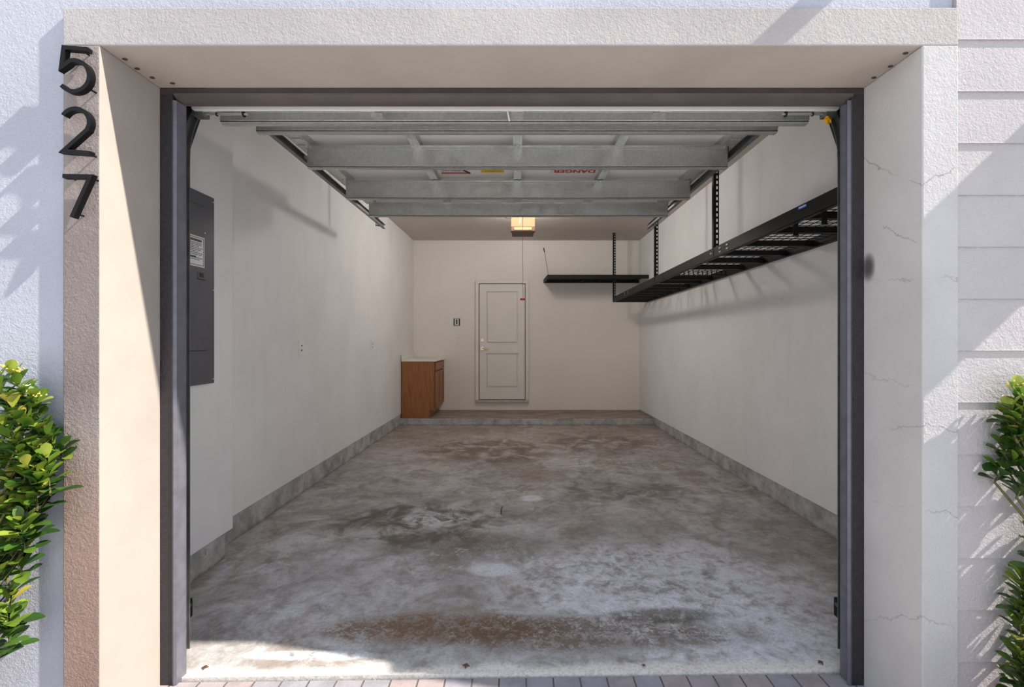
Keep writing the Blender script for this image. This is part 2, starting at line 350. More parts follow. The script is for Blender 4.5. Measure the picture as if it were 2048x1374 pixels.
# dark frame round the opening, with the rubber seal
def jamb(name, sgn, xo, xi):
    b = B(); x1 = xo; x2 = xo - sgn*.052
    poly(b, [(x1, 1.898, -.02), (x2, 1.898, -.02), (x2, 1.925, -.02), (x1-sgn*.005, 1.93, -.02), (x1-sgn*.005, 2.03, -.02), (x1, 2.03, -.02)], (0, 0, 2.420)); fr = struct(name, b, M['frame'])
    b = B(); pts = [(x2+sgn*.006, 1.90), (x2-sgn*.006, 1.893), (x2-sgn*.016, 1.898), (xi+sgn*.004, 1.918), (xi, 1.940), (xi+sgn*.001, 1.950), (xi+sgn*.006, 1.955), (x2-sgn*.006, 1.955)]
    poly(b, [(x, y, -.01) for x, y in pts], (0, 0, 2.385)); s = obj('weather_seal', b, M['seal'], fr, smooth=True); s['label'] = 'satin grey rubber seal'
    return fr
jamb('trim_4', -1, -1.459, -1.387); jamb('trim_5', 1, 1.414, 1.354)
b = B(); poly(b, [(-1.459, 1.898, 2.4265), (-1.459, 1.898, 2.400), (-1.459, 1.925, 2.400), (-1.459, 1.93, 2.422), (-1.459, 2.03, 2.422), (-1.459, 2.03, 2.4265)], (2.873, 0, 0)); fr = struct('trim_6', b, M['header'])
b = B(); pts = [(1.893, 2.403), (1.893, 2.394), (1.915, 2.381), (1.940, 2.374), (1.952, 2.378), (1.955, 2.403)]
poly(b, [(-1.40, y, z) for y, z in pts], (2.768, 0, 0)); obj('weather_seal', b, M['header_seal'], fr, smooth=True)['label'] = 'satin grey rubber seal'
# dirt specks under the lintel corner: mud nests
for i, (x, y) in enumerate([(-1.435, 1.70), (-1.44, 1.76), (-1.43, 1.82), (1.39, 1.665), (1.40, 1.745), (1.395, 1.82), (-1.38, 1.86)]):
    b = B(); bmesh.ops.create_icosphere(b, subdivisions=2, radius=.006, matrix=Matrix.Translation((x, y, 2.4245)) @ Matrix.Diagonal((1.6, 1, .6, 1)))
    for v in b.verts: v.co += Vector((random.uniform(-1, 1),)*3)*.0006
    side = 'left' if x < 0 else 'right'
    tag(obj('mud_nest', b, M['dirt'], smooth='all', origin=(x, y, 2.4265)), 'tiny brown mud dab under the lintel by its %s corner, %s' % (side, ('outermost', 'second inward', 'third inward', 'outermost', 'middle one', 'innermost', 'innermost')[i]), 'mud dab', 'mud dabs under the lintel')

# ------------------------------------------------------------------ house number
def digit(name, label, paths, pins, cx):
    def T(p): return ((p[0]-CX)/587, H+(CY-p[1])/587)
    zs = [T(q) for p in paths for q in p]; e = (sum(z[0] for z in zs)/len(zs), YF, min(z[1] for z in zs))
    b = B()
    for p in paths: sweep(b, [T(q) for q in p], .0135, YF-.036, YF-.016)
    root = empty(name, e, label, 'house number', 'house number digits')
    obj('digit_face', b, M['blacksat'], root)
    for q in pins:
        x, z = T(q); b = B(); cyl(b, (x, YF+.001, z), (x, YF-.018, z), .003, 10); obj('mounting_pin', b, M['blacksat'], root)
def arc(cx, cy, rx, ry, a0, a1, n=26): return [(cx+rx*math.cos(math.radians(a0+(a1-a0)*i/n)), cy+ry*math.sin(math.radians(a0+(a1-a0)*i/n))) for i in range(n+1)]
digit('house_number_five', 'black metal digit 5 at the top of the left stucco post', [[(173, 97), (125, 93), (120, 133), (129, 127)] + arc(145, 150, 31, 31, -105, 142)], [(158, 97), (172, 174)], 0)
digit('house_number_two', 'black metal digit 2 between the 5 and the 7', [arc(148, 243, 28, 27, -150, 12) + [(172, 258), (124, 301), (178, 305)]], [(172, 305), (134, 301)], 0)
digit('house_number_seven', 'black metal digit 7, lowest of the three house digits', [[(123, 351), (178, 352), (141, 434)]], [(176, 354), (130, 352), (146, 426)], 0)

# ------------------------------------------------------------------ sectional garage door, open overhead
gd = empty('garage_door', (0, 2.05, 2.42), 'open sectional garage door with galvanised struts parked under the ceiling', 'garage door')
PROF = [(2.05, 2.452), (2.60, 2.70), (3.22, 2.71), (3.84, 2.72), (4.42, 2.735)]
def pz(y):
    for (a, za), (c, zc) in zip(PROF, PROF[1:]):
        if y <= c: return za+(zc-za)*(y-a)/(c-a)
    return PROF[-1][1]
DX0, DX1 = -1.428, 1.41
sections = []
for i, ((a, za), (c, zc)) in enumerate(zip(PROF, PROF[1:])):
    b = B(); g = .003
    poly(b, [(DX0, a+g, za), (DX0, c-g, zc), (DX0, c-g, zc+.012), (DX0, a+g, za+.012)], (DX1-DX0, 0, 0))
    for (yy, zz, s) in ((a, za, 1), (c, zc, -1)):      # rolled edge rails
        y0, y1 = sorted((yy+s*g, yy+s*.028)); poly(b, [(DX0, y0, pz(y0)-.045), (DX0, y1, pz(y1)-.045), (DX0, y1, pz(y1)), (DX0, y0, pz(y0))], (DX1-DX0, 0, 0))
    o = obj('door_section', b, M['door_pan'], gd); sections.append(o)
    ya, yc = a+.012, c-.012
    for k, (x, w_) in enumerate(((DX0+.045, .09), (-.66, .058), (0, .058), (.66, .058), (DX1-.045, .09))):
        b = B(); poly(b, [(x-w_/2, ya, pz(ya)-.050), (x-w_/2, yc, pz(yc)-.050), (x-w_/2, yc, pz(yc)-.002), (x-w_/2, ya, pz(ya)-.002)], (w_, 0, 0))
        st = obj('stile', b, M['galv'], o); st['label'] = 'galvanised steel stile'
        b = B()
        for f in ():
            y = ya+(yc-ya)*f; z = pz(y)-.0505; box(b, x-.007, x+.007, y-.0025, y+.0025, z-.0012, z+.0006)
        b.free()
        for f in (.25, .75):
            y = ya+(yc-ya)*f; z = pz(y)-.0505; b = B(); box(b, x-.007, x+.007, y-.0025, y+.0025, z-.0012, z+.0006); obj('screw', b, M['darkmetal'], st)
        if k in (0, 4) and i == 1:
            b = B()
            for q in range(5):
                for r_ in range(4): box(b, x-.030+q*.013, x-.022+q*.013, a+.16+r_*.045, a+.185+r_*.045, pz(a+.2)-.0525, pz(a+.2)-.049)
            obj('embossed_marks', b, M['zinc'], st)
b = B(); box(b, DX0, DX1, 2.036, 2.050, 2.411, 2.450); obj('bottom_seal', b, M['white'], gd)['label'] = 'white bottom edge strip'
for y, zb, hh, x0, x1 in ((2.163, 2.407, .07, -1.384, 1.356), (2.44, 2.487, .095, -1.372, 1.366), (3.03, 2.517, .143, -1.370, 1.370), (3.705, 2.520, .143, -1.367, 1.375), (4.266, 2.530, .125, -1.364, 1.379)):
    zt = zb+hh; b = B()
    # U-bar: front web with small top flange, bottom, lip turned at the far side
    t_ = .0025; sl = .012
    poly(b, [(x0, y, zb+.006), (x0, y+t_, zb+.006), (x0, y+t_, zt-.002), (x0, y-.014, zt-.002), (x0, y-.014, zt+.0005), (x0, y, zt)], (x1-x0, 0, 0))
    poly(b, [(x0, y, zb+.006), (x0, y+.012, zb), (x0, y+.034, zb), (x0, y+.046, zb+.006), (x0, y+.046, zb+.010), (x0, y+.034, zb+.003), (x0, y+.012, zb+.003), (x0, y, zb+.010)], (x1-x0, 0, 0))
    poly(b, [(x0, y+.044, zb+.006), (x0, y+.047, zb+.006), (x0, y+.047, zt), (x0, y+.044, zt)], (x1-x0, 0, 0))
    box(b, x0, x1, y-.004, y, zb+.012, zb+.016); box(b, x0, x1, y-.003, y, zt-.020, zt-.017)
    s = obj('strut', b, M['galv'], gd); s['label'] = 'galvanised horizontal strut'
    for x in (x0+.02, -.66, 0, .66, x1-.02):
        b = B(); cyl(b, (x, y-.018, zt-.006), (x, y+.001, zt-.006), .0045, 8); obj('bolt', b, M['zinc'], s)
for sgn, x, side in ((-1, -1.425, 'left'), (1, 1.40, 'right')):   # bottom roller shafts and brackets
    r = B(); cyl(r, (x+sgn*.02, 2.085, 2.410), (x-sgn*.215, 2.085, 2.410), .0048, 10); ro = obj('roller_shaft', r, M['zinc'], gd)
    b = B()
    for dx, rr in ((.195, .013), (.075, .009)): cyl(b, (x-sgn*dx, 2.085, 2.410), (x-sgn*(dx+.005), 2.085, 2.410), rr, 14)
    obj('washer', b, M['slot'], ro)
    b = B(); box(b, min(x-sgn*.01, x-sgn*.14), max(x-sgn*.01, x-sgn*.14), 2.07, 2.10, 2.428, 2.436); box(b, min(x+sgn*.02, x-sgn*.03), max(x+sgn*.02, x-sgn*.03), 2.06, 2.11, 2.396, 2.45, .004)
    for q in range(4): cyl(b, (x-sgn*(.05+.025*q), 2.066, 2.432), (x-sgn*(.05+.025*q), 2.058, 2.432), .006, 8)
    obj('bottom_bracket', b, M['track'], gd)
    b = B(); box(b, min(x-sgn*.055, x+sgn*.0), max(x-sgn*.055, x+sgn*.0), 3.0, 3.03, 2.652, 2.675); box(b, min(x-sgn*.09, x+sgn*.04), max(x-sgn*.09, x+sgn*.04), 3.19, 3.25, 2.645, 2.662); obj('hinge', b, M['galv'], gd)
b = B(); tube(b, [(-.052, 2.10, 2.455), (-.044, 2.085, 2.42), (-.036, 2.085, 2.380)], .0038, 8); obj('pull_handle', b, M['white'], gd)['label'] = 'short pale pull stick'
# stickers on the second section from the front, text heads away from the street
R180 = Matrix(((-1, 0, 0), (0, 1, 0), (0, 0, -1)))
def zd(y): return pz(y)-.0012
sk = []
def plate(name, x0, x1, y0, y1, m, dz=0.0, label=None):
    b = B(); box(b, x0, x1, y0, y1, zd((y0+y1)/2)-.0006-dz, zd((y0+y1)/2)+.0006-dz); o = obj(name, b, m, gd)
    if label: o['label'] = label
    return o
s1 = plate('warning_sticker', -.60, -.37, 3.50, 3.685, M['paper'], 0, 'white sticker with a red bottom band')
b = B(); z_ = zd(3.6)-.0014; box(b, -.60, -.37, 3.655, 3.685, z_-.0004, z_); obj('sticker_band', b, M['orangeprint'], s1)
b = B()
poly(b, [(-.41, 3.60, z_-.0004), (-.375, 3.66, z_-.0004), (-.37, 3.685, z_-.0004), (-.43, 3.62, z_-.0004)], (0, 0, .0003))
for r_ in range(4):
    x = -.59
    while x < -.43:
        l = random.uniform(.006, .02); box(b, x, x+l, 3.515+r_*.033, 3.527+r_*.033, z_-.0004, z_); x += l+.005
obj('sticker_print', b, M['ink'], s1)
s2 = plate('caution_sticker', -.285, -.105, 3.52, 3.665, M['yellow'], 0, 'yellow sticker with black print')
b = B()
for y, a, c in ((3.625, -.26, -.13), (3.595, -.25, -.14), (3.57, -.27, -.12), (3.545, -.26, -.13), (3.645, -.205, -.185)):
    x = a
    while x < c: l = random.uniform(.005, .014); box(b, x, x+l, y-.004, y+.004, z_-.0006, z_-.0002); x += l+.004
obj('sticker_print', b, M['ink'], s2)
s3 = plate('danger_sticker', .255, .635, 3.45, 3.675, M['paper'], 0, 'white sticker headed DANGER in red')
text('danger_word', 'DANGER', M['redprint'], s3, (.445, 3.628, z_-.0002), R180, .088, .0002, .93)
b = B(); box(b, .34, .60, 3.572, 3.578, z_-.0006, z_)
for r_ in range(3):
    x = .30
    while x < .59: l = random.uniform(.006, .02); box(b, x, x+l, 3.475+r_*.03, 3.485+r_*.03, z_-.0006, z_); x += l+.005
obj('sticker_print', b, M['ink'], s3)

# tracks: vertical leg, curve, horizontal run, rear hanger
def track(sgn, x, label):
    root = empty('garage_door_track', (x, 2.06, 0), label, 'door track', None)
    y0, R, zt = 2.055, .45, 2.650; line = [(y0, .02), (y0, zt-R)]
    for i in range(1, 15): a = math.radians(90*i/14); line.append((y0+R*(1-math.cos(a)), zt-R+R*math.sin(a)))
    line.append((5.16, zt+.0))
    sec = [(0, -.024), (.0, .024), (-.012, .024), (-.012, .019), (-.004, .019), (-.004, -.019), (-.012, -.019), (-.012, -.024)]    # (toward centre, across)
    b = B(); rings = []
    for i, (y, z) in enumerate(line):
        a = Vector((0, *line[max(i-1, 0)])); c = Vector((0, *line[min(i+1, len(line)-1)])); d = (c-a).normalized(); nrm = Vector((0, -d.z, d.y))
        rings.append([b.verts.new(Vector((x - sgn*(-u)*2.4, y, z)) + nrm*v) for u, v in sec])
    for p, q in zip(rings, rings[1:]):
        for k in range(8): b.faces.new((p[k], p[(k+1) % 8], q[(k+1) % 8], q[k]))
    b.faces.new(rings[0]); b.faces.new(rings[-1])
    obj('rail', b, M['track'], root, smooth=True)
    b = B(); xo = x + sgn*.018                        # slotted hanger to the ceiling
    for q in range(2): box(b, xo-.016+q*.024, xo-.008+q*.024, 5.00, 5.004, zt-.03, CE-.002)
    n = 14
    for q in range(n): z = zt-.03+(CE-.002-zt+.03)*q/n; box(b, xo-.016, xo+.016, 5.00, 5.004, z, z+.016)
    box(b, xo+.012, xo+.016, 5.0, 5.03, zt-.03, CE-.002); obj('hanger', b, M['galv'], root)
    b = B(); xs = sorted((x+sgn*.004, x+sgn*.012)); poly(b, [(xs[0], 2.02, 2.25), (xs[0], 2.09, 2.18), (xs[0], 2.26, 2.60), (xs[0], 2.02, 2.66)], (xs[1]-xs[0], 0, 0)); obj('flag_bracket', b, M['darkmetal'], root)
    for z0, z1 in ((2.2, 2.75), (.3, .36)): b = B(); box(b, min(x, x+sgn*.05), max(x, x+sgn*.05), 2.0, 2.03, z0, z1); obj('wall_angle', b, M['galv'], root)
    return root
track(-1, -1.492, 'left curved steel track beside the open garage door'); track(1, 1.459, 'right curved steel track beside the open garage door')
yt = empty('yellow_tag', (1.385, 2.07, 2.375), 'small crumpled yellow tag at the top right corner of the opening', 'tag')
b = B(); bmesh.ops.create_icosphere(b, subdivisions=2, radius=.017, matrix=Matrix.Translation((1.385, 2.075, 2.380)) @ Matrix.Diagonal((.95, .4, 1.0, 1)))
for v in b.verts: v.co += Vector((random.uniform(-.004, .004), random.uniform(-.003, .003), random.uniform(-.004, .004)))
obj('tag_body', b, M['yellowtag'], yt); b = B(); tube(b, [(1.39, 2.075, 2.39), (1.40, 2.085, 2.412)], .0015, 6); obj('tie', b, M['yellowtag'], yt)

# opener
op = empty('garage_door_opener', (.065, 5.9, 2.775), 'ceiling garage door opener with glowing amber lens beyond the door', 'door opener')
b = B(); box(b, -.075, .215, 5.93, 6.35, 2.80, 3.02, .012); box(b, -.085, .225, 5.90, 6.02, 2.775, 2.835, .008); obj('motor_housing', b, M['brown'], op)
b = B(); box(b, -.040, .180, 5.895, 5.902, 2.792, 2.822); obj('front_grille', b, M['grille'], op)
b = B(); poly(b, [(-.080, 5.895, 2.835), (.220, 5.895, 2.835), (.220, 5.93, 3.01), (-.080, 5.93, 3.01)], (0, .03, 0))
lens = obj('light_lens', b, M['lens'], op)
b = B(); poly(b, [(.015, 5.8925, 3.000), (.060, 5.8925, 3.000), (.045, 5.8925, 2.96), (.030, 5.8925, 2.87), (.022, 5.8925, 2.86), (.03, 5.8925, 2.96)], (0, .002, 0))
sk_ = obj('lens_crack', b, M['brown'], op)
for v in sk_.data.vertices: v.co.y += (v.co.z+2.775-2.835)/.175*.035
b = B(); box(b, .05, .09, 2.06, 5.95, 3.03, 3.06); box(b, .04, .10, 1.999, 2.06, 3.0, 3.09); obj('drive_rail', b, M['galv'], op)
b = B(); box(b, .03, .11, 4.66, 4.82, 3.0, 3.03, .004); tube(b, [(.07, 4.66, 3.0), (.05, 4.40, 2.80)], .008, 6); obj('trolley', b, M['darkmetal'], op)
for x in (-.05, .19):
    b = B(); box(b, x-.015, x+.015, 6.1, 6.104, 3.01, CE); obj('hanger_strap', b, M['galv'], op)
b = B(); tube(b, [(-.08, 5.95, 2.955), (-.13, 5.93, 2.945), (-.17, 5.93, 2.965), (-.19, 5.95, 3.02), (-.19, 6.0, CE)], .005, 8); obj('power_cable', b, M['slot'], op)
b = B(); tube(b, [(.057, 4.75, 3.0), (.053, 4.75, 2.4), (.056, 4.75, 1.825)], .0022, 6); obj('release_cord', b, M['cord'], op)['label'] = 'thin orange red release cord'
b = B(); box(b, .026, .082, 4.742, 4.758, 1.800, 1.822, .004); obj('release_handle', b, M['red'], op)['label'] = 'red release handle'
for q, y in enumerate((5.70, 6.45)):          # opener bulbs set above it, out of view; the rear one is added
    pl = bpy.data.lights.new('opener_lamp', 'POINT'); pl.shadow_soft_size = .11; pl.energy = OPENER_W*(1, .5)[q]; pl.color = (1.0, .95, .90)
    po = bpy.data.objects.new('opener_lamp', pl); S.collection.objects.link(po); po.location = (.07, y, 3.085)

# ------------------------------------------------------------------ back wall: door, controls, cabinet
d1 = obj('door_1', box(B(), -.762, .199, 8.478, 8.502, .250, 2.479, .003), M['doorpaint']); tag(d1, kind='structure')
b = B(); 
for f in ((-.762, -.704, .303, 2.418), (.146, .199, .303, 2.418), (-.762, .199, 2.4185, 2.479)): box(b, f[0], f[1], 8.440, 8.48, f[2], f[3], .004)
obj('door_casing', b, M['doorpaint'], d1)
b = B()     # slab with two sunk fields
X0, X1, Z0, Z1 = -.690, .1325, .315, 2.405; PX0, PX1 = -.565, .010
fields = [(.53, 1.148), (1.333, 2.273)]
yb, yf = 8.479, 8.450
box(b, X0, PX0, yf, yb, Z0, Z1); box(b, PX1, X1, yf, yb, Z0, Z1)
for a, c in ((Z0, fields[0][0]), (fields[0][1], fields[1][0]), (fields[1][1], Z1)): box(b, PX0, PX1, yf, yb, a, c)
slab = obj('door_slab', b, M['doorpaint'], d1)
for a, c in fields:
    b = B(); box(b, PX0+.001, PX1-.001, 8.474, 8.4785, a+.001, c-.001)
    box(b, PX0+.022, PX1-.022, 8.453, 8.4745, a+.022, c-.022, .003); obj('raised_field', b, M['doorpaint'], slab)
b = B()
for x0, x1, z0, z1 in ((-.703, -.692, .315, 2.416), (.1335, .1455, .315, 2.416), (-.703, .145, 2.407, 2.417), (-.70, .145, .300, .3145)): box(b, x0, x1, 8.470, 8.4795, z0, z1)
obj('door_gap', b, plain('painted gap shade', sc(110, 102, 94), .7), d1)  # shade round the slab put in as darker strips
b = B(); box(b, -.765, .202, 8.435, 8.50, .262, .2995, .004); box(b, -.762, .199, 8.46, 8.50, .245, .262); obj('threshold', b, plain('weathered aluminium', sc(196, 190, 178), .5, .2, .15, 20), d1)
b = B(); cyl(b, (-.640, 8.451, 1.387), (-.640, 8.438, 1.387), .030, 24); cyl(b, (-.640, 8.438, 1.387), (-.640, 8.432, 1.387), .017, 20); obj('deadbolt', b, M['brass'], d1, smooth=True)
b = B(); cyl(b, (-.640, 8.451, 1.238), (-.640, 8.438, 1.238), .034, 24); cyl(b, (-.640, 8.438, 1.238), (-.640, 8.415, 1.238), .011, 16); tube(b, [(-.645, 8.415, 1.238), (-.60, 8.412, 1.238), (-.525, 8.420, 1.236)], [.010, .009, .007], 10); obj('lever_handle', b, M['brass'], d1, smooth=True)

oc = empty('opener_wall_button', (-1.108, 8.5, 1.655), 'small black and white opener wall control left of the back door', 'wall control')
b = B(); box(b, -1.163, -1.053, 8.480, 8.5, 1.655, 1.785, .004); obj('housing', b, M['slot'], oc)
b = B(); box(b, -1.145, -1.071, 8.476, 8.482, 1.660, 1.780, .002); obj('cover', b, M['white'], oc)
b = B(); box(b, -1.122, -1.094, 8.472, 8.477, 1.680, 1.765, .002); obj('push_button', b, M['green'], oc)['label'] = 'dark green push button'
sw = empty('light_switch', (-1.085, 8.5, 1.320), 'white light switch plate on the back wall under the opener control', 'light switch')
b = B(); box(b, -1.123, -1.049, 8.494, 8.5, 1.320, 1.455, .002); obj('plate', b, M['white'], sw)
b = B(); box(b, -1.100, -1.072, 8.488, 8.4945, 1.365, 1.415, .002); obj('toggle', b, M['white'], sw)
for z in (1.435, 1.34): b = B(); cyl(b, (-1.086, 8.4945, z), (-1.086, 8.493, z), .006, 8); obj('screw', b, M['darkmetal'], sw)
def lx(y): return -1.985 + (y-2.0)/6.5*.085
for y, z0, lab in ((4.19, 1.258, 'white wall outlet on the left wall, nearer the street'), (6.16, 1.256, 'white wall outlet on the left wall, nearer the cabinet')):
    x = lx(y)-.002; o = empty('wall_outlet', (x, y, z0), lab, 'wall outlet', 'outlets on the left wall')
    b = B(); box(b, x, x+.011, y-.042, y+.042, z0, z0+.132, .002); obj('plate', b, M['white'], o)
    b = B(); box(b, x+.010, x+.015, y-.018, y+.018, z0+.022, z0+.110, .002); obj('receptacle', b, M['white'], o)
    for zz in (.045, .087):
        b = B(); box(b, x+.0148, x+.0155, y-.010, y+.010, z0+zz-.007, z0+zz+.007); obj('socket', b, M['slot'], o)

cb = empty('base_cabinet', (-1.62, 8.05, .112), 'honey oak base cabinet with white counter in the back left corner', 'cabinet')
XL, XR, YN, YB, ZB, ZT = -1.897, -1.365, 7.612, 8.494, .113, 1.038
b = B(); poly(b, [(XL, YN, ZB), (-1.44, YN, ZB), (-1.44, YN, .240), (XR, YN, .240), (XR, YN, ZT), (XL, YN, ZT)], (0, .016, 0)); obj('side_panel', b, M['oak'], cb)
b = B(); box(b, XL, -1.44, YN+.016, YB, ZB, ZB+.125); box(b, XL, XR, YN+.016, YB, .24, ZT); obj('carcass', b, M['oak'], cb)
def cdoor(name, y0, y1, z0, z1, rec=True):
    b = B(); box(b, XR+.004, XR+.020, y0, y1, z0, z1, .002)
    w_ = .05
    for q in ((y0, y0+w_, z0, z1), (y1-w_, y1, z0, z1), (y0+w_, y1-w_, z0, z0+w_), (y0+w_, y1-w_, z1-w_, z1)):
        if rec: box(b, XR+.018, XR+.030, *q, .002)
    if not rec: box(b, XR+.018, XR+.030, y0, y1, z0, z1, .004)
    return obj(name, b, M['oak'], cb)
cdoor('drawer_front', YN+.035, YB-.03, .890, 1.020, False); cdoor('door', YN+.035, 8.045, .275, .870); cdoor('door', 8.058, YB-.03, .275, .870)
b = B(); box(b, XR, XR+.0045, YN+.018, YB-.01, .262, 1.03); obj('gap_shade', b, M['brown'], cb)  # brown sheet stands in for shade between the cabinet fronts
b = B(); box(b, XL-.003, XR+.036, YN-.012, YB, ZT, 1.064, .004); obj('countertop', b, M['counter'], cb)['label'] = 'white laminate countertop'
b = B(); box(b, XL-.003, XL+.016, YN-.012, YB, 1.063, 1.148, .003); obj('backsplash', b, M['counter'], cb)['label'] = 'white laminate backsplash'

# ------------------------------------------------------------------ electrical panel
ep = empty('electrical_panel', (-1.867, 2.67, 1.133), 'tall dark grey breaker panel on the left wall just inside the opening', 'electrical panel')
px = -1.867
b = B(); box(b, px, px+.012, 2.47, 2.845, 1.135, 2.262, .002); obj('cover', b, M['panel'], ep)
b = B(); box(b, px+.0115, px+.0135, 2.50, 2.762, 1.333, 2.186); obj('door_gap_shade', b, M['slot'], ep)  # dark sheet painted as the shade line round the panel door
b = B(); box(b, px+.012, px+.017, 2.503, 2.759, 1.336, 2.183, .002); obj('door', b, M['panel'], ep)
b = B(); box(b, px+.0165, px+.0195, 2.690, 2.752, 1.752, 1.795); obj('latch_plate', b, M['panel'], ep)
b = B(); box(b, px+.019, px+.021, 2.705, 2.735, 1.763, 1.789); box(b, px+.019, px+.021, 2.690, 2.752, 1.750, 1.7535); obj('latch', b, M['slot'], ep)
st = obj('sticker', box(B(), px+.0165, px+.0175, 2.53, 2.748, 1.822, 1.998), M['paper'], ep); st['label'] = 'white notice with a tan border and small print'
b = B(); xq = px+.0175
for q in ((2.536, 2.742, 1.986, 1.991), (2.536, 2.742, 1.829, 1.834), (2.736, 2.742, 1.829, 1.991), (2.536, 2.541, 1.829, 1.991)): box(b, xq, xq+.0006, *q)
obj('sticker_border', b, M['gold'], st)
b = B(); x = 2.552
while x < 2.72: l = random.uniform(.006, .012); box(b, xq, xq+.0006, x, x+l, 1.966, 1.980); x += l+.002
for r_ in range(11):
    y = 2.552; z = 1.955-r_*.0095
    if r_ == 8: continue
    while y < 2.715-(r_ % 3)*.01: l = random.uniform(.008, .03); box(b, xq, xq+.0005, y, y+l, z, z+.0035); y += l+.003
x = 2.56
while x < 2.67: l = random.uniform(.005, .01); box(b, xq, xq+.0006, x, x+l, 1.871, 1.881); x += l+.0015
obj('sticker_print', b, M['ink'], st)
for y, z in ((2.828, 2.235), (2.828, 1.70), (2.828, 1.16), (2.752, 2.03)):
    b = B(); cyl(b, (px+.011, y, z), (px+.0185, y, z), .0045, 10); obj('screw', b, M['zinc'], ep)

# ------------------------------------------------------------------ overhead racks
def zr(y): return 2.037+(7.95-y)/(7.95-2.45)*.055      # rack hangs a touch higher toward the street
rk = empty('ceiling_storage_rack', (1.93, 5.0, 2.04), 'long black overhead storage rack with wire deck along the right wall', 'storage rack')
XA, XB, YA, YZ = 1.63, 2.224, 2.12, 7.95
def ybeam(x0, x1, lipdir, parent, name, y0=YA, y1=YZ):
    b = B(); t = .003
    poly(b, [(x0, y0, zr(y0)), (x0, y1, zr(y1)), (x0, y1, zr(y1)+.085), (x0, y0, zr(y0)+.085)], (t, 0, 0))
    a, c = sorted((x0, x0+lipdir*.028)); poly(b, [(a, y0, zr(y0)), (a, y1, zr(y1)), (a, y1, zr(y1)+.003), (a, y0, zr(y0)+.003)], (c-a+t, 0, 0))
    return obj(name, b, M['black'], parent)
bmA = ybeam(XA, XA+.003, 1, rk, 'side_beam', YA, 5.20); bmB = ybeam(XA, XA+.003, 1, rk, 'side_beam', 5.205, YZ)
ybeam(XB-.004, XB, -1, rk, 'wall_beam')
ys = [2.30, 2.72, 3.07, 3.48, 3.84, 4.19, 4.56, 4.90, 5.30, 5.62, 6.0, 6.35, 6.7, 7.05, 7.4, 7.7]
for i, y in enumerate(ys):
    z = zr(y); b = B()
    if i == 7:          # slotted angle
        n = 11; box(b, XA+.004, XB-.004, y, y+.004, z+.010, z+.016); box(b, XA+.004, XB-.004, y, y+.004, z+.052, z+.058); box(b, XA+.004, XB-.004, y, y+.03, z+.007, z+.010)
        for q in range(n+1): x = XA+.03+(XB-XA-.06)*q/n; box(b, x-.005, x+.005, y, y+.004, z+.012, z+.056)
        m_ = 'slotted_crossbar'
    else:
        box(b, XA+.004, XB-.004, y, y+.003, z+.022, z+.060); box(b, XA+.004, XB-.004, y, y+.028, z+.019, z+.022); m_ = 'crossbar'
    obj(m_, b, M['black'], rk)
for y in (YZ-.003, YA): b = B(); box(b, XA, XB, y, y+.003, zr(y), zr(y)+.085); obj('end_beam', b, M['black'], rk)
b = B()     # wire deck
y = YA+.05
while y < YZ-.03: z = zr(y)+.064; tube(b, [(XA+.005, y, z), (XB-.005, y, z)], .0028, 4); y += .075
for q in range(9):
    x = XA+.04+(XB-XA-.08)*q/8; tube(b, [(x, YA+.01, zr(YA)+.069), (x, YZ-.01, zr(YZ)+.069)], .0028, 4)
obj('wire_deck', b, M['black'], rk)
def post(x, y, z0, parent, name='slotted_post', w_=.045):
    b = B(); z1 = CE
    box(b, x, x+.022, y, y+.003, z0, z1); box(b, x+w_-.010, x+w_, y, y+.003, z0, z1); box(b, x, x+.003, y, y+.035, z0, z1)
    z = z0
    while z < z1-.02: box(b, x+.021, x+w_-.009, y, y+.003, z, z+.020); z += .045
    box(b, x-.01, x+w_, y-.01, y+.05, CE-.004, CE); return obj(name, b, M['black'], parent)
post(XA-.006, 7.90, zr(7.9), rk); post(XA-.002, 5.52, zr(5.5)+.01, rk); post(XA-.002, 3.86, zr(3.9)+.01, rk)
for y in (3.72, 3.60, 7.2, 7.3): pass
for y, dz in ((3.73, .028), (3.73, .058), (3.60, .028), (3.60, .058), (3.90, .045), (7.05, .03), (7.05, .06), (6.85, .03), (6.85, .06)):
    b = B(); z = zr(y)+dz; cyl(b, (XA-.006, y, z), (XA+.001, y, z), .0065, 8); cyl(b, (XA-.006, y+.018, z), (XA+.001, y+.018, z), .0065, 8); obj('bolt', b, M['zinc'], rk)
for y in (2.54, 2.80):
    b = B(); x = XA+.032; box(b, x, x+.030, y, y+.004, zr(y)-.065, zr(y)+.03); box(b, x, x+.030, y-.012, y, zr(y)-.065, zr(y)-.061); obj('hanging_strap', b, M['black'], rk)
lb = obj('maker_label', box(B(), XA-.0012, XA, 2.62, 2.70, zr(2.6)+.060, zr(2.6)+.078), M['blue'], rk); lb['label'] = 'small blue label on the beam'
b = B()
for q in range(6): box(b, XA-.0020, XA-.0011, 2.628+q*.011, 2.635+q*.011, zr(2.6)+.065, zr(2.6)+.073)
obj('label_print', b, M['paper'], lb)

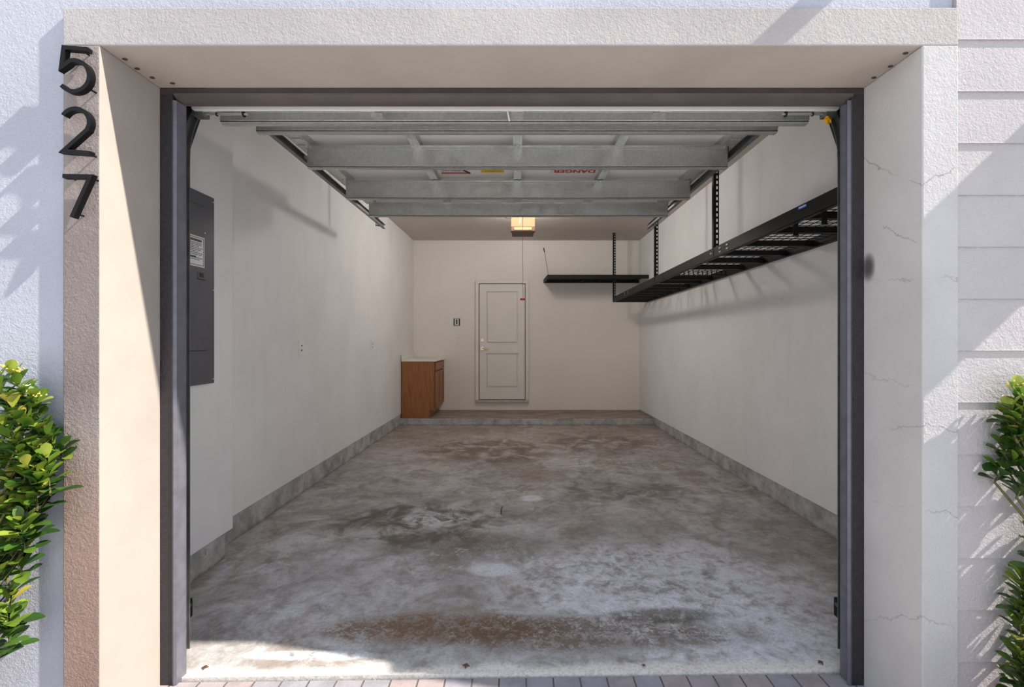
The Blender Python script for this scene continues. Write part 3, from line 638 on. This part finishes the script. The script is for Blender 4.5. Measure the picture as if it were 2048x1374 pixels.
sh = empty('wall_storage_shelf', (1.35, 8.18, 2.433), 'short black storage shelf rack high on the back wall', 'storage rack')
ZS = 2.433
b = B(); box(b, .510, 2.220, 7.86, 7.863, ZS, ZS+.062); box(b, .510, 2.220, 7.863, 7.888, ZS, ZS+.003); obj('front_beam', b, M['black'], sh)
b = B(); box(b, .475, 2.220, 8.496, 8.4995, ZS, ZS+.068); box(b, .475, 2.220, 8.472, 8.496, ZS, ZS+.003); obj('back_beam', b, M['black'], sh)
b = B(); poly(b, [(.510, 7.862, ZS), (.478, 8.498, ZS), (.478, 8.498, ZS+.065), (.510, 7.862, ZS+.065)], (.003, 0, 0)); poly(b, [(.510, 7.862, ZS), (.478, 8.498, ZS), (.502, 8.498, ZS), (.534, 7.862, ZS)], (0, 0, .003)); obj('end_bar', b, M['black'], sh)
for x in (.83, 1.15, 1.476, 1.807, 2.12):
    b = B(); box(b, x-.006, x+.006, 7.864, 8.497, ZS+.012, ZS+.045); obj('crossbar', b, M['black'], sh)
b = B(); y = 7.90
box(b, .50, 2.21, 7.87, 8.49, ZS+.050, ZS+.058); obj('deck', b, M['black'], sh)
b = B(); tube(b, [(.522, 7.88, ZS+.06), (.485, 8.46, 3.02)], .003, 6); obj('hanging_wire', b, M['darkmetal'], sh)
b = B(); tube(b, [(.487, 8.43, 2.99), (.480, 8.499, 3.07)], .009, 8); obj('turnbuckle', b, M['slot'], sh)

# ------------------------------------------------------------------ safety sensors
for sx_, x, z0, lab in ((-1, -1.497, .125, 'black safety sensor low inside the left jamb'), (1, 1.457, .130, 'black safety sensor low inside the right jamb')):
    e = empty('photo_eye', (x, 2.12, z0), lab, 'sensor', 'door safety sensors')
    a, c = sorted((x, x+sx_*.04)); b = B(); box(b, a, c, 2.10, 2.145, z0, z0+.085, .006); obj('housing', b, M['blacksat'], e)
    b = B(); cyl(b, (x, 2.122, z0+.06), (x-sx_*.003, 2.122, z0+.06), .010, 14); obj('lens', b, M['green'], e)
    a, c = sorted((x+sx_*.02, x+sx_*.042)); b = B(); box(b, a, c, 2.094, 2.100, z0+.02, z0+.05); obj('mounting_bracket', b, M['galv'], e)

# ------------------------------------------------------------------ debris on the threshold
for i, (x, y, l, c_) in enumerate(((-.22, 1.99, .035, 'leaf'), (.54, 1.99, .02, 'leaf'), (-.13, 3.72, .05, 'stick'), (-1.33, 1.98, .03, 'leaf'), (1.31, 2.01, .03, 'leaf'))):
    if c_ == 'stick':
        b = B(); tube(b, [(x, y, .004), (x-.004, y+.09, .006), (x+.004, y+.17, .004)], .0035, 6); tag(obj('twig', b, M['dirt'], origin=(x, y, 0)), 'thin dark twig lying in the middle of the floor', 'twig')
    else:
        b = B(); a = random.uniform(0, 6)
        pts = [(x+l*math.cos(a+t)*.5*(1 if k % 2 == 0 else .45), y+l*math.sin(a+t)*.5*(1 if k % 2 == 0 else .45), .003+.004*(k % 2)) for k, t in enumerate([q*math.pi/4 for q in range(8)])]
        poly(b, pts, (0, 0, .0015)); w_ = {0: 'left of centre', 1: 'right of centre', 3: 'at the left jamb', 4: 'at the right jamb'}[i]
        tag(obj('dry_leaf', b, M['brown'], origin=(x, y, 0)), 'tiny dry brown leaf on the threshold edge ' + w_, 'leaf', 'dry leaves on the threshold')

# ------------------------------------------------------------------ shrubs
def leaf(bm, tint, p, d, up, L, Wd, t):
    d = d.normalized(); s = d.cross(up).normalized(); n = s.cross(d).normalized()
    prof = [(0, .06), (.18, .32), (.42, .78), (.65, 1.0), (.84, .78), (.95, .38), (1.0, .02)]; cen, lf, rt = [], [], []
    for u, wv in prof:
        c = p + d*L*u + n*(-.16*L*u*u + .02*L); cen.append(bm.verts.new(c)); e = n*(.16*Wd*wv)
        lf.append(bm.verts.new(c + s*Wd*.5*wv + e)); rt.append(bm.verts.new(c - s*Wd*.5*wv + e))
    for i in range(len(prof)-1):
        for f in (bm.faces.new((cen[i], lf[i], lf[i+1], cen[i+1])), bm.faces.new((cen[i], cen[i+1], rt[i+1], rt[i]))):
            for lp in f.loops: lp[tint] = (t, t, t, 1)
def shrub(name, base, label, tips, dense, L0, seed):
    rnd = random.Random(seed); root = empty(name, base, label, 'shrub')
    bl = B(); tint = bl.loops.layers.float_color.new('tint'); bs = B(); base = Vector(base)
    for (x, y, z, k, bud) in tips:
        tip = Vector((x, y, z)); ax = Vector((rnd.uniform(-.35, .35), rnd.uniform(-.5, .1), 1)).normalized()
        mid = Vector((base.x+(tip.x-base.x)*.35, base.y+(tip.y-base.y)*.4, base.z+(tip.z-base.z)*.5))
        low = tip - ax*.13
        tube(bs, [base+Vector((rnd.uniform(-.03, .03), rnd.uniform(-.03, .03), 0)), mid, low, tip], [.008, .006, .004, .0025], 6)
        n = int(dense*k)
        for i in range(n):
            f = i/n; a = i*2.4+rnd.uniform(-.3, .3); e = math.radians(rnd.uniform(5, 30)+50*f)
            side = ax.orthogonal().normalized(); side = Matrix.Rotation(a, 3, ax) @ side
            d = side*math.cos(e) + ax*math.sin(e); L = L0*rnd.uniform(.7, 1.15)*(1-.25*f)
            t = min(1, max(0, rnd.gauss(.22+.50*f, .16))); t = rnd.uniform(.88, 1) if rnd.random() < .03 else t
            leaf(bl, tint, low + ax*.13*f, d, ax, L, L*rnd.uniform(.44, .56), t)
        if bud:
            bb = B()
            for i in range(26):
                q = tip + Vector((rnd.gauss(0, .014), rnd.gauss(0, .014), abs(rnd.gauss(.008, .010))))
                bmesh.ops.create_icosphere(bb, subdivisions=1, radius=rnd.uniform(.0025, .0045), matrix=Matrix.Translation(q))
            obj('flower_buds', bb, M['bud'], root)['label'] = 'pale yellow bud cluster'
    for bm_ in (bl, bs):
        for v in bm_.verts:
            if v.co.y > 1.617: v.co.y = 1.617 - (v.co.y-1.617)*.15
    obj('foliage', bl, M['leaf'], root, smooth='all'); obj('stem', bs, M['stem'], root, smooth=True)
    return root
def W(px_, py_, Y): s = F/Y; return ((px_-CX)/s, Y, H+(CY-py_)/s)
tipsL = []
for (x, y, Y, k, bud) in [(28, 745, 1.46, 1, 1), (-8, 760, 1.40, 1, 0), (68, 795, 1.50, 1, 1), (22, 800, 1.42, 1, 0), (50, 830, 1.46, 1, 0), (88, 858, 1.50, 1, 0), (8, 850, 1.40, 1, 0), (36, 880, 1.44, 1, 0),
        (72, 895, 1.48, 1, 0), (12, 910, 1.46, 1, 0), (54, 930, 1.42, 1, 0), (20, 955, 1.44, 1, 0), (60, 968, 1.50, .7, 0), (-2, 1000, 1.42, 1, 0), (34, 1010, 1.46, .8, 0), (58, 1000, 1.44, .8, 0), (40, 1040, 1.40, .9, 0), (14, 1095, 1.44, .8, 0), (76, 945, 1.44, .8, 0), (94, 915, 1.46, .7, 0), (24, 1180, 1.46, .5, 0), (8, 1062, 1.46, .7, 0), (-10, 1120, 1.44, .8, 0),
        (18, 1225, 1.44, 1.0, 0), (-14, 1245, 1.40, .8, 0), (-50, 780, 1.44, 1, 0), (-55, 850, 1.42, 1, 0), (-48, 920, 1.46, 1, 0), (-60, 1000, 1.44, 1, 0), (-64, 1090, 1.42, 1, 0), (-70, 1180, 1.44, 1, 0), (-110, 830, 1.4, 1, 0), (-110, 950, 1.42, 1, 0), (-115, 1060, 1.4, 1, 0)]:
    Y = 1.545+(Y-1.45)*.7; tipsL.append(W(x, y, Y) + (k, bud))
shrub('leafy_shrub', (-1.95, 1.50, 0), 'bright green glossy leaved shrub against the white stucco at left', tipsL, 24, .080, 3)
tipsR = []
for (x, y, Y, k, bud) in [(2036, 775, 1.50, 1, 1), (2022, 815, 1.47, 1, 0), (2058, 800, 1.44, 1, 0), (2024, 868, 1.50, .9, 0), (2052, 862, 1.45, 1, 0), (2040, 905, 1.48, .8, 0), (2068, 925, 1.45, 1, 0), (2072, 1065, 1.48, .9, 0),
        (2042, 1150, 1.50, 1, 0), (2070, 1170, 1.46, 1, 0), (2036, 1215, 1.50, .7, 0), (2062, 1245, 1.48, 1, 0), (2040, 1300, 1.48, 1, 0), (2062, 1330, 1.45, 1, 0), (2095, 780, 1.46, 1, 0), (2110, 860, 1.44, 1, 0), (2120, 940, 1.46, 1, 0),
        (2130, 1020, 1.44, 1, 0), (2110, 1110, 1.46, 1, 0), (2120, 1200, 1.44, 1, 0), (2110, 1290, 1.46, 1, 0), (2180, 880, 1.44, 1, 0), (2180, 1000, 1.44, 1, 0)]:
    Y = 1.555+(Y-1.47)*.6; tipsR.append(W(x, y, Y) + (k, bud))
rs = shrub('potted_shrub', (1.80, 1.40, .265), 'glossy green shrub in front of the lap siding at right', tipsR, 24, .080, 11)
tag(rs, group=None)
pot = empty('clay_pot', (1.80, 1.40, -.012), 'terracotta pot holding the right hand shrub', 'plant pot')
b = B(); prof = [(.12, 0), (.17, .25), (.185, .25), (.185, .305), (.165, .305), (.16, .26)]; N_ = 36; rings = []
for r_, z in prof: rings.append([b.verts.new((1.80+r_*math.cos(2*math.pi*i/N_), 1.40+r_*math.sin(2*math.pi*i/N_), z-.012)) for i in range(N_)])
for p, q in zip(rings, rings[1:]):
    for i in range(N_): b.faces.new((p[i], p[(i+1) % N_], q[(i+1) % N_], q[i]))
b.faces.new(rings[0][::-1]); obj('pot_body', b, M['clay'], pot, smooth=True)
b = B(); cyl(b, (1.80, 1.40, .20), (1.80, 1.40, .262), .158, 36); obj('soil', b, M['soil'], pot)

# ------------------------------------------------------------------ unseen objects added on the facade to throw the diagonal shades
wl = empty('shade_box', (2.30, 1.612, 2.085), 'unseen black box added on the siding to cast a diagonal shade', 'shade caster')
b = B(); box(b, 2.21, 2.39, 1.42, 1.60, 2.09, 2.50, .01); obj('shade_box_body', b, M['black'], wl)  # out of view, added for its shade band across the siding
b = B(); box(b, 2.20, 2.40, 1.598, 1.612, 2.085, 2.53, .004); obj('back_plate', b, M['black'], wl)
b = B(); box(b, 2.19, 2.41, 1.40, 1.60, 2.50, 2.545, .006); obj('shade_box_cap', b, M['black'], wl)
bk = empty('shade_bracket', (1.47, 1.645, 2.93), 'unseen timber bracket added above the opening to cast a diagonal shade', 'bracket')
b = B(); box(b, 1.427, 1.484, 1.49, 1.645, 2.94, 3.00, .003); obj('bracket_arm', b, M['oak'], bk)  # out of view, added for the shade stripe on the lintel
b = B(); box(b, 1.425, 1.486, 1.638, 1.6455, 2.93, 3.01, .002); obj('wall_plate', b, M['oak'], bk)
